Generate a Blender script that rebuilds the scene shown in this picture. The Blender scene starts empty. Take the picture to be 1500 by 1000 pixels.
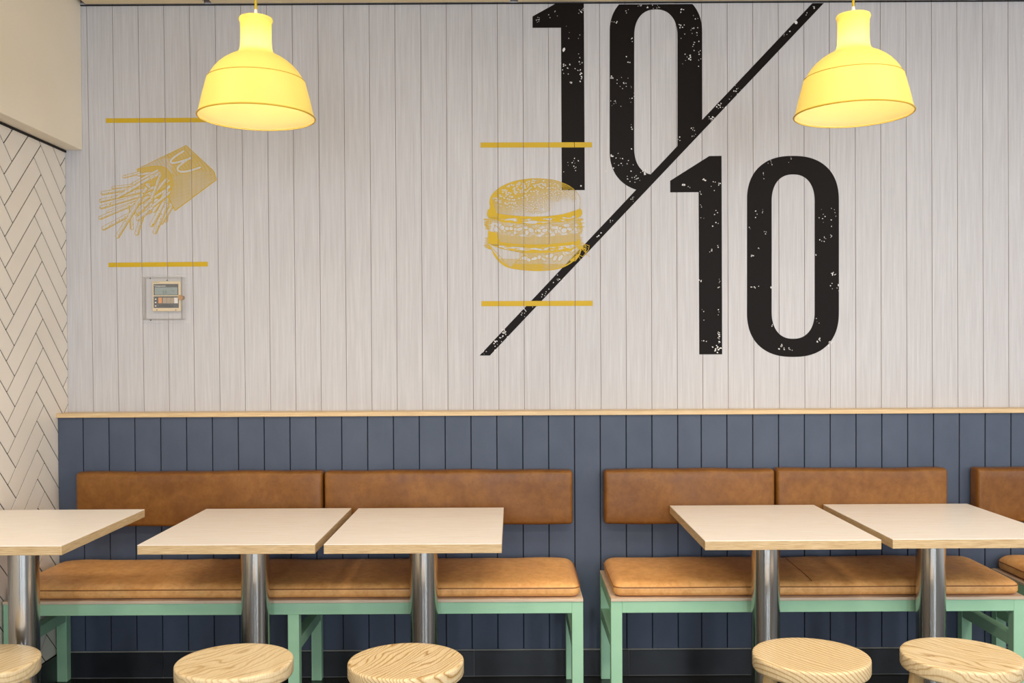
import bpy, bmesh, math, random
import numpy as np
from mathutils import Vector, Matrix
S = bpy.context.scene; COL = S.collection; PI = math.pi
random.seed(11)

# ================= camera =================
F, YAW, PITCH, ROLL, SX, SY, EYE = 1409.97, -.0004, -.0141, -.0051, 1.15, 29.76, 1.3975
cy_, sy_, cp_, sp_, cr_, sr_ = math.cos(YAW), math.sin(YAW), math.cos(PITCH), math.sin(PITCH), math.cos(ROLL), math.sin(ROLL)
FW = Vector((-sy_*cp_, cy_*cp_, sp_)); R0 = Vector((cy_, sy_, 0)); U0 = R0.cross(FW)
RT = cr_*R0+sr_*U0; UP = -sr_*R0+cr_*U0
cam = bpy.data.cameras.new('camera'); co = bpy.data.objects.new('camera', cam); COL.objects.link(co); S.camera = co
m = Matrix((RT, UP, -FW)).transposed().to_4x4(); m.translation = Vector((0, 0, EYE)); co.matrix_world = m
cam.sensor_width = 36; cam.sensor_fit = 'HORIZONTAL'; cam.lens = F*36/1500
cam.shift_x = -SX/1500; cam.shift_y = SY/1500; cam.clip_start = .05

def ray(x, y): return FW+RT*((x-750-SX)/F)-UP*((y-500-SY)/F)
def onY(x, y, Y): d = ray(x, y); return d*(Y/d.y)+Vector((0, 0, EYE))      # where a sight line meets an upright plane
# ================= light and exposure =================
S.view_settings.view_transform = 'Standard'; S.view_settings.look = 'None'
S.view_settings.exposure = 0.27; S.view_settings.gamma = 1; S.view_settings.use_curve_mapping = False
W = bpy.data.worlds.new('world'); S.world = W; W.use_nodes = True
W.node_tree.nodes['Background'].inputs[0].default_value = (.98, .985, 1.0, 1); W.node_tree.nodes['Background'].inputs[1].default_value = .62
def area(name, loc, aim, sx, sy, power, col, disk=False, spread=PI):
    l = bpy.data.lights.new(name, 'AREA'); l.shape = 'DISK' if disk else 'RECTANGLE'; l.size = sx; l.size_y = sy
    l.energy = power; l.color = col; l.spread = spread
    o = bpy.data.objects.new(name, l); COL.objects.link(o); o.location = loc
    o.rotation_euler = (Vector(aim)-Vector(loc)).to_track_quat('-Z', 'Y').to_euler(); return o
COOL = (.80, .90, 1.0); WARM = (1.0, .90, .76)
for x in (-2.6, -.9, 1.0, 2.6):                                      # shopfront windows behind the photographer
    area('window_and_fill_light', (x, -3.6, 1.5), (x*.6, 4, 1.0), .34, 2.1, 56, COOL)
area('window_and_fill_light', (3.55, 1.2, 1.7), (-1.9, 3.2, 1.3), 1.8, 1.6, 22, (.94, .96, 1.0))   # fill lamp added on the right to brighten the left wall
for x in (-1.7, .31, 2.05):                                          # ceiling downlights near the bench wall
    area('downlight', (x, 2.35, 2.86), (x, 2.75, 0), 1.1, .6, 15, WARM, False, math.radians(160))
for x in (-2.6, -.8, .9, 2.8):
    area('downlight', (x, .6, 2.86), (x, .7, 0), .4, .4, 26, WARM, True, math.radians(150))

# ================= helpers =================
def lin(c):
    if isinstance(c, str): c = [int(c[i:i+2], 16)/255 for i in (0, 2, 4)]
    return tuple((v/12.92 if v <= .04045 else ((v+.055)/1.055)**2.4) for v in c[:3])+(1,)
class NT:
    def __init__(s, name, rough=.5, metal=0, spec=.5):
        s.m = bpy.data.materials.new(name); s.m.use_nodes = True; s.t = s.m.node_tree; s.n = s.t.nodes
        s.b = s.n['Principled BSDF']; s.b.inputs['Roughness'].default_value = rough; s.b.inputs['Metallic'].default_value = metal
        s.b.inputs['Specular IOR Level'].default_value = spec
    def new(s, typ, **kw):
        n = s.n.new(typ)
        for k, v in kw.items():
            if k in n.inputs: n.inputs[k].default_value = v
            else: setattr(n, k, v)
        return n
    def link(s, a, b): s.t.links.new(a, b)
    def coords(s, scale=(1, 1, 1), rnd=0, rot=(0, 0, 0), kind='Object'):
        tc = s.new('ShaderNodeTexCoord'); mp = s.new('ShaderNodeMapping'); mp.inputs['Scale'].default_value = scale; mp.inputs['Rotation'].default_value = rot
        s.link(tc.outputs[kind], mp.inputs[0])
        if rnd:
            oi = s.new('ShaderNodeObjectInfo'); mu = s.new('ShaderNodeVectorMath', operation='SCALE'); mu.inputs[0].default_value = (13.1, 7.7, 5.3)
            k = s.new('ShaderNodeMath', operation='MULTIPLY'); k.inputs[1].default_value = rnd; s.link(oi.outputs['Random'], k.inputs[0]); s.link(k.outputs[0], mu.inputs['Scale'])
            ad = s.new('ShaderNodeVectorMath', operation='ADD'); s.link(mp.outputs[0], ad.inputs[0]); s.link(mu.outputs[0], ad.inputs[1]); return ad.outputs[0]
        return mp.outputs[0]
    def noise(s, vec, scale, detail=3, rough=.5, dist=0):
        n = s.new('ShaderNodeTexNoise'); n.inputs['Scale'].default_value = scale; n.inputs['Detail'].default_value = detail
        n.inputs['Roughness'].default_value = rough; n.inputs['Distortion'].default_value = dist; s.link(vec, n.inputs['Vector']); return n.outputs['Fac']
    def ramp(s, fac, stops):
        r = s.new('ShaderNodeValToRGB'); e = r.color_ramp.elements
        while len(e) < len(stops): e.new(.5)
        for q, (p, c) in zip(e, stops): q.position = p; q.color = lin(c) if not isinstance(c, float) else (c, c, c, 1)
        s.link(fac, r.inputs[0]); return r.outputs[0]
    def mul(s, a, b, fac=1.0, mode='MULTIPLY'):
        x = s.new('ShaderNodeMix', data_type='RGBA', blend_type=mode); x.inputs[0].default_value = fac
        s.link(a, x.inputs[6]); s.link(b, x.inputs[7]); return x.outputs[2]
    def color(s, out): s.link(out, s.b.inputs['Base Color'])
    def bump(s, fac, strength=.2, dist=.002):
        n = s.new('ShaderNodeBump'); n.inputs['Strength'].default_value = strength; n.inputs['Distance'].default_value = dist
        s.link(fac, n.inputs['Height']); s.link(n.outputs[0], s.b.inputs['Normal'])
def plain(name, col, rough=.5, metal=0, spec=.5):
    t = NT(name, rough, metal, spec); t.b.inputs['Base Color'].default_value = lin(col); return t.m

# ---- materials ----
M = {}
t = NT('white_woodgrain_plank', .55, spec=.3)
v = t.coords((1, 1, .02), rnd=9); a = t.noise(v, 260, 4, .65); b = t.noise(t.coords((1, 1, .03), rnd=5), 110, 3, .5)
t.color(t.mul(t.ramp(a, [(.3, 'bfbdbf'), (.52, 'c7c5c7'), (.75, 'cfcdcf')]), t.ramp(b, [(.3, 'f3f1f1'), (.7, 'ffffff')]))); t.bump(a, .12, .001); M['plank'] = t.m
M['plank_joint'] = plain('dusty_mauve_joint', '957d75', .8)
t = NT('slate_blue_painted_board', .5, spec=.4)
a = t.noise(t.coords((1, 1, .6), rnd=4), 9, 5, .6); t.color(t.ramp(a, [(.3, '424b5d'), (.7, '4a5365')])); t.bump(t.noise(t.coords((1, 1, .15)), 300, 2), .05, .001); M['blue'] = t.m
M['blue_joint'] = plain('dark_joint', '1c1f26', .8)  # near-black backing between the blue boards
t = NT('pale_timber_ledge', .4); a = t.noise(t.coords((.25, 1, 6)), 40, 4, .6); t.color(t.ramp(a, [(.3, 'c7a678'), (.7, 'dcc094')])); M['ledge'] = t.m
t = NT('cream_glazed_tile', .28, spec=.45); a = t.noise(t.coords((1, 1, 1), rnd=9), 3, 2); t.color(t.ramp(a, [(.3, 'e6ddd1'), (.7, 'ece4d9')])); M['tile'] = t.m
M['grout'] = plain('dark_grout', '15110f', .9, spec=.1)
t = NT('black_skirting_tile', .35); a = t.noise(t.coords((1, 1, 1), rnd=5), 12, 4); t.color(t.ramp(a, [(.3, '1b1d22'), (.7, '25272d')])); M['black_tile'] = t.m
M['grout_light'] = plain('grey_grout', '9a9890', .8)
t = NT('floor_tile', .35); a = t.noise(t.coords(), 8, 4); t.color(t.ramp(a, [(.3, '191818'), (.7, '222120')])); M['floor'] = t.m
t = NT('warm_white_plaster', .7, spec=.2); a = t.noise(t.coords(), 2.5, 4); t.color(t.ramp(a, [(.3, 'eee3cf'), (.7, 'f2e8d6')])); M['plaster'] = t.m
M['ceiling'] = plain('ceiling_white', 'e6d6b4', .8, spec=.2)
M['gap'] = plain('dark_gap', '1d1712', .9)
def leather(name, stops, k=1.0):
    t = NT(name, .38, spec=.32); v = t.coords((1, 1, 1), rnd=6)
    a = t.noise(v, 7, 6, .65, .4); b = t.noise(v, 160, 3, .6); c = t.noise(v, 34, 4, .7)
    t.color(t.mul(t.ramp(a, stops), t.ramp(c, [(.35, 'eae2da'), (.6, 'ffffff')]))); t.bump(b, .22*k, .0012)
    t.link(t.ramp(a, [(.3, .33), (.7, .46)]), t.b.inputs['Roughness']); return t.m
M['shaded_leather'] = leather('tan_leather_shaded', [(.25, '6c4219'), (.5, '7b4f20'), (.78, '8f602b')])  # upright backs: same leather, darkened in colour for their weaker light
M['lit_leather'] = leather('tan_leather_lit', [(.25, 'e0a362'), (.5, 'e7ac6a'), (.78, 'edb877')], .8)  # seats: same leather, lightened in colour as if lit from above
M['piping'] = plain('leather_piping', '94602f', .5)
M['thread'] = plain('stitching', '6e4020', .7)
t = NT('mint_green_paint', .42); a = t.noise(t.coords((1, 1, 1), rnd=3), 6, 4); t.color(t.ramp(a, [(.3, '98c5a2'), (.7, 'a3ceac')])); M['mint'] = t.m
t = NT('birch_laminate', .32, spec=.4); v = t.coords((.35, 6, 1), rnd=5, rot=(0, 0, .5)); a = t.noise(v, 9, 5, .6, .3); b = t.noise(t.coords((2, 60, 1), rnd=5, rot=(0, 0, .5)), 6, 3)
t.color(t.mul(t.ramp(a, [(.3, 'f1e9e2'), (.7, 'f7f1ea')]), t.ramp(b, [(.3, 'f3ece4'), (.7, 'ffffff')]))); M['laminate'] = t.m
t = NT('plywood_edge', .5); a = t.noise(t.coords((.25, .25, 12), rnd=5), 60, 3, .7); b = t.noise(t.coords((2, 2, 9), rnd=3), 8, 3)
t.color(t.mul(t.ramp(a, [(.35, 'a88a62'), (.5, 'c6aa80'), (.68, 'd9c19b')]), t.ramp(b, [(.3, 'f4f0ea'), (.7, 'ffffff')]))); M['ply'] = t.m
t = NT('pale_ply_board', .5); a = t.noise(t.coords((.3, .3, 20), rnd=5), 30, 3); t.color(t.ramp(a, [(.3, 'c4a88e'), (.7, 'e0cbb2')])); M['board'] = t.m
def ash(name, stops, rot, seed, freq, wob, fade):
    t = NT(name, .42, spec=.35); v = t.coords((1, 1, 1), rot=(0, 0, rot)); ad = t.new('ShaderNodeVectorMath', operation='ADD'); t.link(v, ad.inputs[0]); ad.inputs[1].default_value = (seed*1.7, seed*.9, 0)
    st = t.new('ShaderNodeVectorMath', operation='MULTIPLY'); t.link(ad.outputs[0], st.inputs[0]); st.inputs[1].default_value = (6, 1.6, 5)
    f = t.noise(st.outputs[0], 1.6, 2.5, .5, .2); sp = t.new('ShaderNodeSeparateXYZ'); t.link(ad.outputs[0], sp.inputs[0])
    a = t.new('ShaderNodeMath', operation='MULTIPLY'); t.link(sp.outputs[0], a.inputs[0]); a.inputs[1].default_value = freq
    z = t.new('ShaderNodeMath', operation='MULTIPLY_ADD'); t.link(sp.outputs[2], z.inputs[0]); z.inputs[1].default_value = freq*1.1; t.link(a.outputs[0], z.inputs[2])
    q = t.new('ShaderNodeMath', operation='MULTIPLY_ADD'); t.link(f, q.inputs[0]); q.inputs[1].default_value = wob; t.link(z.outputs[0], q.inputs[2])
    fr = t.new('ShaderNodeMath', operation='FRACT'); t.link(q.outputs[0], fr.inputs[0])
    g = t.ramp(fr.outputs[0], stops); base = t.ramp(t.noise(st.outputs[0], 2.2, 3), [(.3, 'dcc8a2'), (.7, 'e8d8b8')]); fine = t.noise(t.coords((60, 2, 6), rot=(0, 0, rot)), 9, 3)
    t.color(t.mul(t.mul(base, g, fade, 'MIX'), t.ramp(fine, [(.3, 'efe6d8'), (.7, 'ffffff')]))); return t.m
ASH = [(0, '94703f'), (.10, 'bd9c6b'), (.28, 'e2cda8'), (.8, 'e0cba4'), (1, 'c9aa78')]
for i in range(5): M['ash%d' % i] = ash('ash_wood_%s' % 'abcde'[i], ASH, (.5, .6, .42, -.55, -.7)[i], i*3.1+1, (50, 36, 70, 62, 52)[i], (5, 7, 11, 2.5, 9)[i], (.6, .6, 1, .95, .8)[i])
t = NT('ash_leg', .45); a = t.noise(t.coords((14, 14, .8), rnd=6), 4, 4, .6); t.color(t.ramp(a, [(.3, 'b9945f'), (.6, 'd4b17c')])); M['leg_wood'] = t.m
t = NT('brushed_steel', .24, 1); a = t.noise(t.coords((1, 1, .004), rnd=8), 420, 3); t.b.inputs['Base Color'].default_value = (.55, .53, .50, 1)
t.link(t.ramp(a, [(.3, .17), (.7, .24)]), t.b.inputs['Roughness']); M['steel'] = t.m
t = NT('yellow_silicone', .5, spec=.25)
tr = t.new('ShaderNodeBsdfTranslucent'); tr.inputs[0].default_value = lin('fff4b8'); t.b.inputs['Base Color'].default_value = lin('f4d976')
mx = t.new('ShaderNodeMixShader'); mx.inputs[0].default_value = .2; t.link(t.b.outputs[0], mx.inputs[1]); t.link(tr.outputs[0], mx.inputs[2])
t.link(mx.outputs[0], t.n['Material Output'].inputs[0]); M['shade'] = t.m
t = NT('glow_paled_silicone', .5, spec=.2)  # same yellow silicone, paled in colour to stand for the overexposed glow
tr = t.new('ShaderNodeBsdfTranslucent'); tr.inputs[0].default_value = lin('fffae0'); t.b.inputs['Base Color'].default_value = lin('fff4c2')
mx = t.new('ShaderNodeMixShader'); mx.inputs[0].default_value = .42; t.link(t.b.outputs[0], mx.inputs[1]); t.link(tr.outputs[0], mx.inputs[2])
t.link(mx.outputs[0], t.n['Material Output'].inputs[0]); M['glow_paled'] = t.m
M['golden_rim'] = plain('golden_rim', 'cfa626', .5); M['cord'] = plain('yellow_cord', 'dcbc28', .6); M['cap'] = plain('frosted_cap', 'efe6dc', .35)
t = NT('warm_bulb'); t.b.inputs['Emission Color'].default_value = (1, .88, .64, 1); t.b.inputs['Emission Strength'].default_value = 62; M['bulb'] = t.m
M['black_ink'] = plain('black_vinyl_print', '130c09', .5, spec=.12)
M['yellow_ink'] = plain('yellow_print', 'c9a51f', .5, spec=.3)
M['fleck'] = plain('worn_print_showing_wall', 'e2dedb', .6, spec=.3)
M['beige'] = plain('beige_plastic', 'd9c39a', .45); M['dark_panel'] = plain('dark_panel', '1f2226', .3); M['lcd'] = plain('grey_green_lcd', '7c8a86', .3)
M['orange'] = plain('orange_button', 'd98a35', .5); M['grey_button'] = plain('tan_grey_button', 'a08c70', .5); M['pale_dot'] = plain('pale_mark', 'e8e4dc', .5)
M['screw'] = plain('dark_screw', '2c211d', .4, .6); M['brass'] = plain('brass_lock', 'a98562', .25, 1)
t = NT('clear_acrylic', .03); t.b.inputs['Base Color'].default_value = (.97, .95, .94, 1); t.b.inputs['Alpha'].default_value = .07; M['acrylic'] = t.m

# ---- mesh helpers ----
def tag(o, label=None, cat=None, group=None, kind=None):
    for k, v in (('label', label), ('category', cat), ('group', group), ('kind', kind)):
        if v: o[k] = v
    return o
def empty(name, loc=(0, 0, 0), label=None, cat=None, group=None):
    o = bpy.data.objects.new(name, None); COL.objects.link(o); o.location = loc; o.empty_display_size = .1; bpy.context.view_layer.update
    return tag(o, label, cat, group)
def link(name, me, mats, parent=None):
    for q in (mats if isinstance(mats, (list, tuple)) else [mats]): me.materials.append(q)
    o = bpy.data.objects.new(name, me); COL.objects.link(o)
    if parent: o.parent = parent
    return o
def obj(name, bm, mats, parent=None, smooth=False, ang=None):
    me = bpy.data.meshes.new(name); bmesh.ops.recalc_face_normals(bm, faces=bm.faces); bm.to_mesh(me); bm.free()
    if smooth or ang:
        for p in me.polygons: p.use_smooth = True
    if ang: me.set_sharp_from_angle(angle=math.radians(ang))
    return link(name, me, mats, parent)
def box(bm, x0, x1, y0, y1, z0, z1, bev=0, seg=1, mat=0):
    r = bmesh.ops.create_cube(bm, size=1); vs = r['verts']
    for v in vs: v.co = Vector(((x0+x1)/2+v.co.x*(x1-x0), (y0+y1)/2+v.co.y*(y1-y0), (z0+z1)/2+v.co.z*(z1-z0)))
    fs = list({f for v in vs for f in v.link_faces})
    for f in fs: f.material_index = mat
    if bev:
        es = list({e for v in vs for e in v.link_edges})
        bmesh.ops.bevel(bm, geom=es, offset=bev, segments=seg, profile=.5, affect='EDGES')
def bx(*a, **k): bm = bmesh.new(); box(bm, *a, **k); return bm
def lathe(bm, prof, n=48, c=(0, 0), mat=0, cap0=False, cap1=False):
    rings = []
    for r, z in prof: rings.append([bm.verts.new((c[0]+r*math.cos(2*PI*i/n), c[1]+r*math.sin(2*PI*i/n), z)) for i in range(n)])
    for a, b in zip(rings, rings[1:]):
        for i in range(n): f = bm.faces.new((a[i], a[(i+1) % n], b[(i+1) % n], b[i])); f.material_index = mat
    if cap0: bm.faces.new(rings[0][::-1])
    if cap1: bm.faces.new(rings[-1])
def tube(bm, pts, r, n=8, closed=False):
    P = [Vector(p) for p in pts]; N = len(P); rings = []
    for i, p in enumerate(P):
        a = P[(i-1) % N] if closed or i else p; b = P[(i+1) % N] if closed or i < N-1 else p
        d = (b-a).normalized(); u = d.orthogonal().normalized() if abs(d.z) > .9 else d.cross(Vector((0, 0, 1))).normalized(); w = d.cross(u)
        rings.append([bm.verts.new(p+(u*math.cos(2*PI*k/n)+w*math.sin(2*PI*k/n))*r) for k in range(n)])
    for i in range(N if closed else N-1):
        a, b = rings[i], rings[(i+1) % N]
        for k in range(n): bm.faces.new((a[k], a[(k+1) % n], b[(k+1) % n], b[k]))
    if not closed: bm.faces.new(rings[0]); bm.faces.new(rings[-1][::-1])
def rbox(x0, x1, y0, y1, z0, z1, rad, n=(40, 10, 6), puff=None):
    """cushion: box with soft rounded edges (rx,ry,rz) and an optional displacement"""
    bm = bmesh.new(); lo = Vector((x0, y0, z0)); hi = Vector((x1, y1, z1)); cache = {}
    def V(i, j, k):
        if (i, j, k) in cache: return cache[i, j, k]
        q = []
        for ax, (a, c) in enumerate(zip((i, j, k), n)):
            t = a/c; L = hi[ax]-lo[ax]; r = rad[ax]
            e = 4 if c > 12 else 2
            if c > 8:                                                # extra rows near the rims
                if a <= e: p = r*a/e
                elif a >= c-e: p = L-r*(c-a)/e
                else: p = r+(L-2*r)*(a-e)/(c-2*e)
            else: p = L*t
            q.append(lo[ax]+p)
        p = Vector(q); inner = Vector([min(max(p[a], lo[a]+rad[a]), hi[a]-rad[a]) for a in range(3)])
        d = Vector([(p[a]-inner[a])/rad[a] for a in range(3)])
        if d.length > 1e-9: d = d/max(d.length, 1e-9)*(max(abs(d.x), abs(d.y), abs(d.z))); p = inner+Vector([d[a]*rad[a] for a in range(3)])
        if puff: p = puff(p, (p.x-x0)/(x1-x0), (p.y-y0)/(y1-y0), (p.z-z0)/(z1-z0))
        cache[i, j, k] = bm.verts.new(p); return cache[i, j, k]
    a, b, c = n
    for i in range(a):
        for j in range(b):
            for k in (0, c): bm.faces.new((V(i, j, k), V(i+1, j, k), V(i+1, j+1, k), V(i, j+1, k)))
    for i in range(a):
        for k in range(c):
            for j in (0, b): bm.faces.new((V(i, j, k), V(i+1, j, k), V(i+1, j, k+1), V(i, j, k+1)))
    for j in range(b):
        for k in range(c):
            for i in (0, a): bm.faces.new((V(i, j, k), V(i, j+1, k), V(i, j+1, k+1), V(i, j, k+1)))
    return bm
def from_quads(name, V, mats, parent=None):
    """V: (n,4,3) array of quad corners"""
    V = np.asarray(V, dtype=np.float64); n = len(V); me = bpy.data.meshes.new(name)
    me.vertices.add(n*4); me.vertices.foreach_set('co', V.reshape(-1)); me.loops.add(n*4); me.loops.foreach_set('vertex_index', np.arange(n*4, dtype=np.int32))
    me.polygons.add(n); me.polygons.foreach_set('loop_start', np.arange(0, n*4, 4, dtype=np.int32)); me.update(calc_edges=True); me.validate()
    return link(name, me, mats, parent)

# ================= the setting =================
YW, YU, XL, ZC, ZT, ZS, XR = 4.092, 4.193, -1.9366, 2.8925, 1.111, .1107, 3.7
floor = tag(obj('floor', bx(XL-.15, XR+.3, -4.2, YU+.15, -.1, 0), M['floor']), kind='structure')
ceiling = tag(obj('ceiling', bx(XL-.15, XR+.3, -4.2, YU+.15, ZC+.03, ZC+.12), M['gap']), kind='structure')
cuts = [onY(x, 4, YU).x for x in (121.5, 306, 753, 1424.5)]
cuts += [cuts[-1]+1.35]
for a, b in zip([XL+.0]+cuts, cuts+[XR+.2]):
    obj('panel', bx(a+.016, b-.016, -4.1, YU-.012, ZC, ZC+.018, bev=.002), M['ceiling'], ceiling)
wl = tag(obj('wall_left', bx(XL-.15, XL-.0026, -4.2, YU+.15, 0, ZC+.03), M['grout']), kind='structure')
wb = tag(obj('wall_back', bx(XL-.0026, XR+.3, YU+.0030, YU+.15, 0, ZC+.03), M['plank_joint']), kind='structure')
wn = obj('wainscot', bx(XL-.004, XR+.3, YW+.009, YU+.012, 0, ZT+.004), M['blue_joint'], wb)

# white planks
def top_x(i): return 126.5+37.643*i if i <= 14 else 653.5+37.414*(i-14)
def bot_x(i): return 137+37.086*i if i <= 14 else 656.2+37.355*(i-14)
grooves = []
for i in range(0, 63):
    a = onY(top_x(i), 8, YU); b = onY(bot_x(i), 600, YU); k = (a.x-b.x)/(a.z-b.z)
    if b.x > XR: break
    grooves.append((b.x+(ZT-b.z)*k, b.x+(ZC-b.z)*k))                 # x at the foot, x at the head
def groove_x(i, z): return grooves[i][0]+(grooves[i][1]-grooves[i][0])*(z-ZT)/(ZC-ZT)
def slab(bm, corners, y0, y1, ch):
    """upright board, four (x,z) corners, front face at y0 with chamfered long edges"""
    (xa, za), (xb, zb), (xc, zc), (xd, zd) = corners                 # bl br tr tl
    v = [bm.verts.new(p) for p in ((xa+ch, y0, za), (xb-ch, y0, zb), (xc-ch, y0, zc), (xd+ch, y0, zd), (xa, y0+ch, za), (xb, y0+ch, zb), (xc, y0+ch, zc), (xd, y0+ch, zd), (xa, y1, za), (xb, y1, zb), (xc, y1, zc), (xd, y1, zd))]
    for q in ((0, 1, 2, 3), (4, 0, 3, 7), (1, 5, 6, 2), (8, 4, 7, 11), (5, 9, 10, 6), (0, 4, 8, 9, 5, 1), (3, 2, 6, 10, 11, 7), (9, 8, 11, 10)): bm.faces.new([v[k] for k in q])
G = [(XL-.004, XL-.004)]+grooves
for (a0, a1), (b0, b1) in zip(G, G[1:]):
    bm = bmesh.new(); g = .0009; slab(bm, [(a0+g, ZT+.018), (b0-g, ZT+.018), (b1-g, ZC+.01), (a1+g, ZC+.01)], YU, YU+.0030, .0010)
    obj('plank', bm, M['plank'], wb)
# blue boards
bl = [84.3]+[121.8+37.88*i for i in range(20)]+[879.3, 917.2, 955, 992.8, 1027.2]+[1064.9+37.83*i for i in range(28)]
for a, b in zip(bl, bl[1:]):
    p, q = onY(a, 650, YW).x, onY(b, 650, YW).x
    if q > XR+.1: break
    if a == 84.3: p = XL
    bm = bmesh.new(); g = .0019; slab(bm, [(p+g, ZS-.004), (q-g, ZS-.004), (q-g, ZT+.002), (p+g, ZT+.002)], YW, YW+.009, .0012)
    obj('panel', bm, M['blue'], wb)
tag(obj('trim_1', bx(XL, XR+.2, YW-.012, YU+.002, ZT+.001, ZT+.019, bev=.0015), M['ledge']), kind='structure')
# shadow gap strip under the ceiling and at the head of the tiles
tag(obj('trim_2', bx(XL, XR+.2, YU-.008, YU+.002, ZC-.0045, ZC-.001), M['gap']), kind='structure')
# black skirting tiles
sk = tag(obj('baseboard_back', bx(XL+.001, XR+.2, YW-.006, YW+.0085, 0, ZS+.0035), M['grout_light']), kind='structure')
x = onY(241.7-228*1, 970, YW).x; st = 228/F*YW; x0 = XL+.002
while x < XR:
    if x > x0: obj('tile', bx(x0+.0006, x-.0022, YW-.014, YW-.005, .004, ZS, bev=.0008), M['black_tile'], sk); x0 = x
    x += st
sl = tag(obj('baseboard_left', bx(XL-.004, XL+.004, -4, YW-.015, 0, ZS+.001), M['grout']), kind='structure')
y = YW-.016
while y > -1:
    obj('tile', bx(XL+.003, XL+.010, max(y-st, -3.9)+.003, y, .004, ZS, bev=.0008), M['black_tile'], sl); y -= st
# dropped bulkhead
XB = -1.862; ZB = 2.266
tag(obj('wall_left_bulkhead', bx(XL-.02, XB, -4.1, YU-.001, ZB, ZC+.02, bev=.002), M['plaster']), kind='structure')
tag(obj('trim_3', bx(XL-.004, XL+.005, -4.1, YU-.001, ZB-.010, ZB-.001), M['gap']), kind='structure')
# herringbone tiles
tw, tl, Y0, Z0 = .0841, .3262, 3.6855, 1.7142
def tile_poly(a0, b0, da, db):
    q = []
    for a, b in ((a0, b0), (a0+da, b0), (a0+da, b0+db), (a0, b0+db)):
        q.append((Y0+(a+b)/math.sqrt(2), Z0+(a-b)/math.sqrt(2)))
    return q
def clip(poly, ax, lim, keep_less):
    out = []
    for i in range(len(poly)):
        p, q = poly[i], poly[(i+1) % len(poly)]
        ip = (p[ax] <= lim) if keep_less else (p[ax] >= lim); iq = (q[ax] <= lim) if keep_less else (q[ax] >= lim)
        if ip: out.append(p)
        if ip != iq:
            t = (lim-p[ax])/(q[ax]-p[ax]); out.append((p[0]+(q[0]-p[0])*t, p[1]+(q[1]-p[1])*t))
    return out
polys = []
g = .0029
for n in range(-14, 4):
    for k in range(-40, 40):
        oa, ob = n*tl+k*tw, n*tl-k*tw
        polys.append(tile_poly(oa+g, ob+g, tl-2*g, tw-2*g))
        polys.append(tile_poly(oa-tw+tl+g, ob+tw+g, tw-2*g, tl-2*g))
far = []
for P in polys:
    for ax, lim, less in ((0, YU-.002, True), (0, -1.2, False), (1, ZB-.004, True), (1, ZS+.003, False)):
        P = clip(P, ax, lim, less) if len(P) > 2 else []
    if len(P) < 3: continue
    ar = abs(sum(P[i][0]*P[(i+1) % len(P)][1]-P[(i+1) % len(P)][0]*P[i][1] for i in range(len(P))))/2
    if ar < 2e-5: continue
    ymean = sum(p[0] for p in P)/len(P)
    if ymean < 2.3: far.append(P); continue
    bm = bmesh.new(); fr = [bm.verts.new((XL, p[0], p[1])) for p in P]; bk = [bm.verts.new((XL-.0026, p[0], p[1])) for p in P]
    bm.faces.new(fr)
    for i in range(len(P)): bm.faces.new((fr[i], bk[i], bk[(i+1) % len(P)], fr[(i+1) % len(P)]))
    obj('tile', bm, M['tile'], wl)
bm = bmesh.new()
for P in far:
    fr = [bm.verts.new((XL, p[0], p[1])) for p in P]; bk = [bm.verts.new((XL-.0026, p[0], p[1])) for p in P]; bm.faces.new(fr)
    for i in range(len(P)): bm.faces.new((fr[i], bk[i], bk[(i+1) % len(P)], fr[(i+1) % len(P)]))
tag(obj('tiling', bm, M['tile'], wl), kind='stuff')

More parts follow.
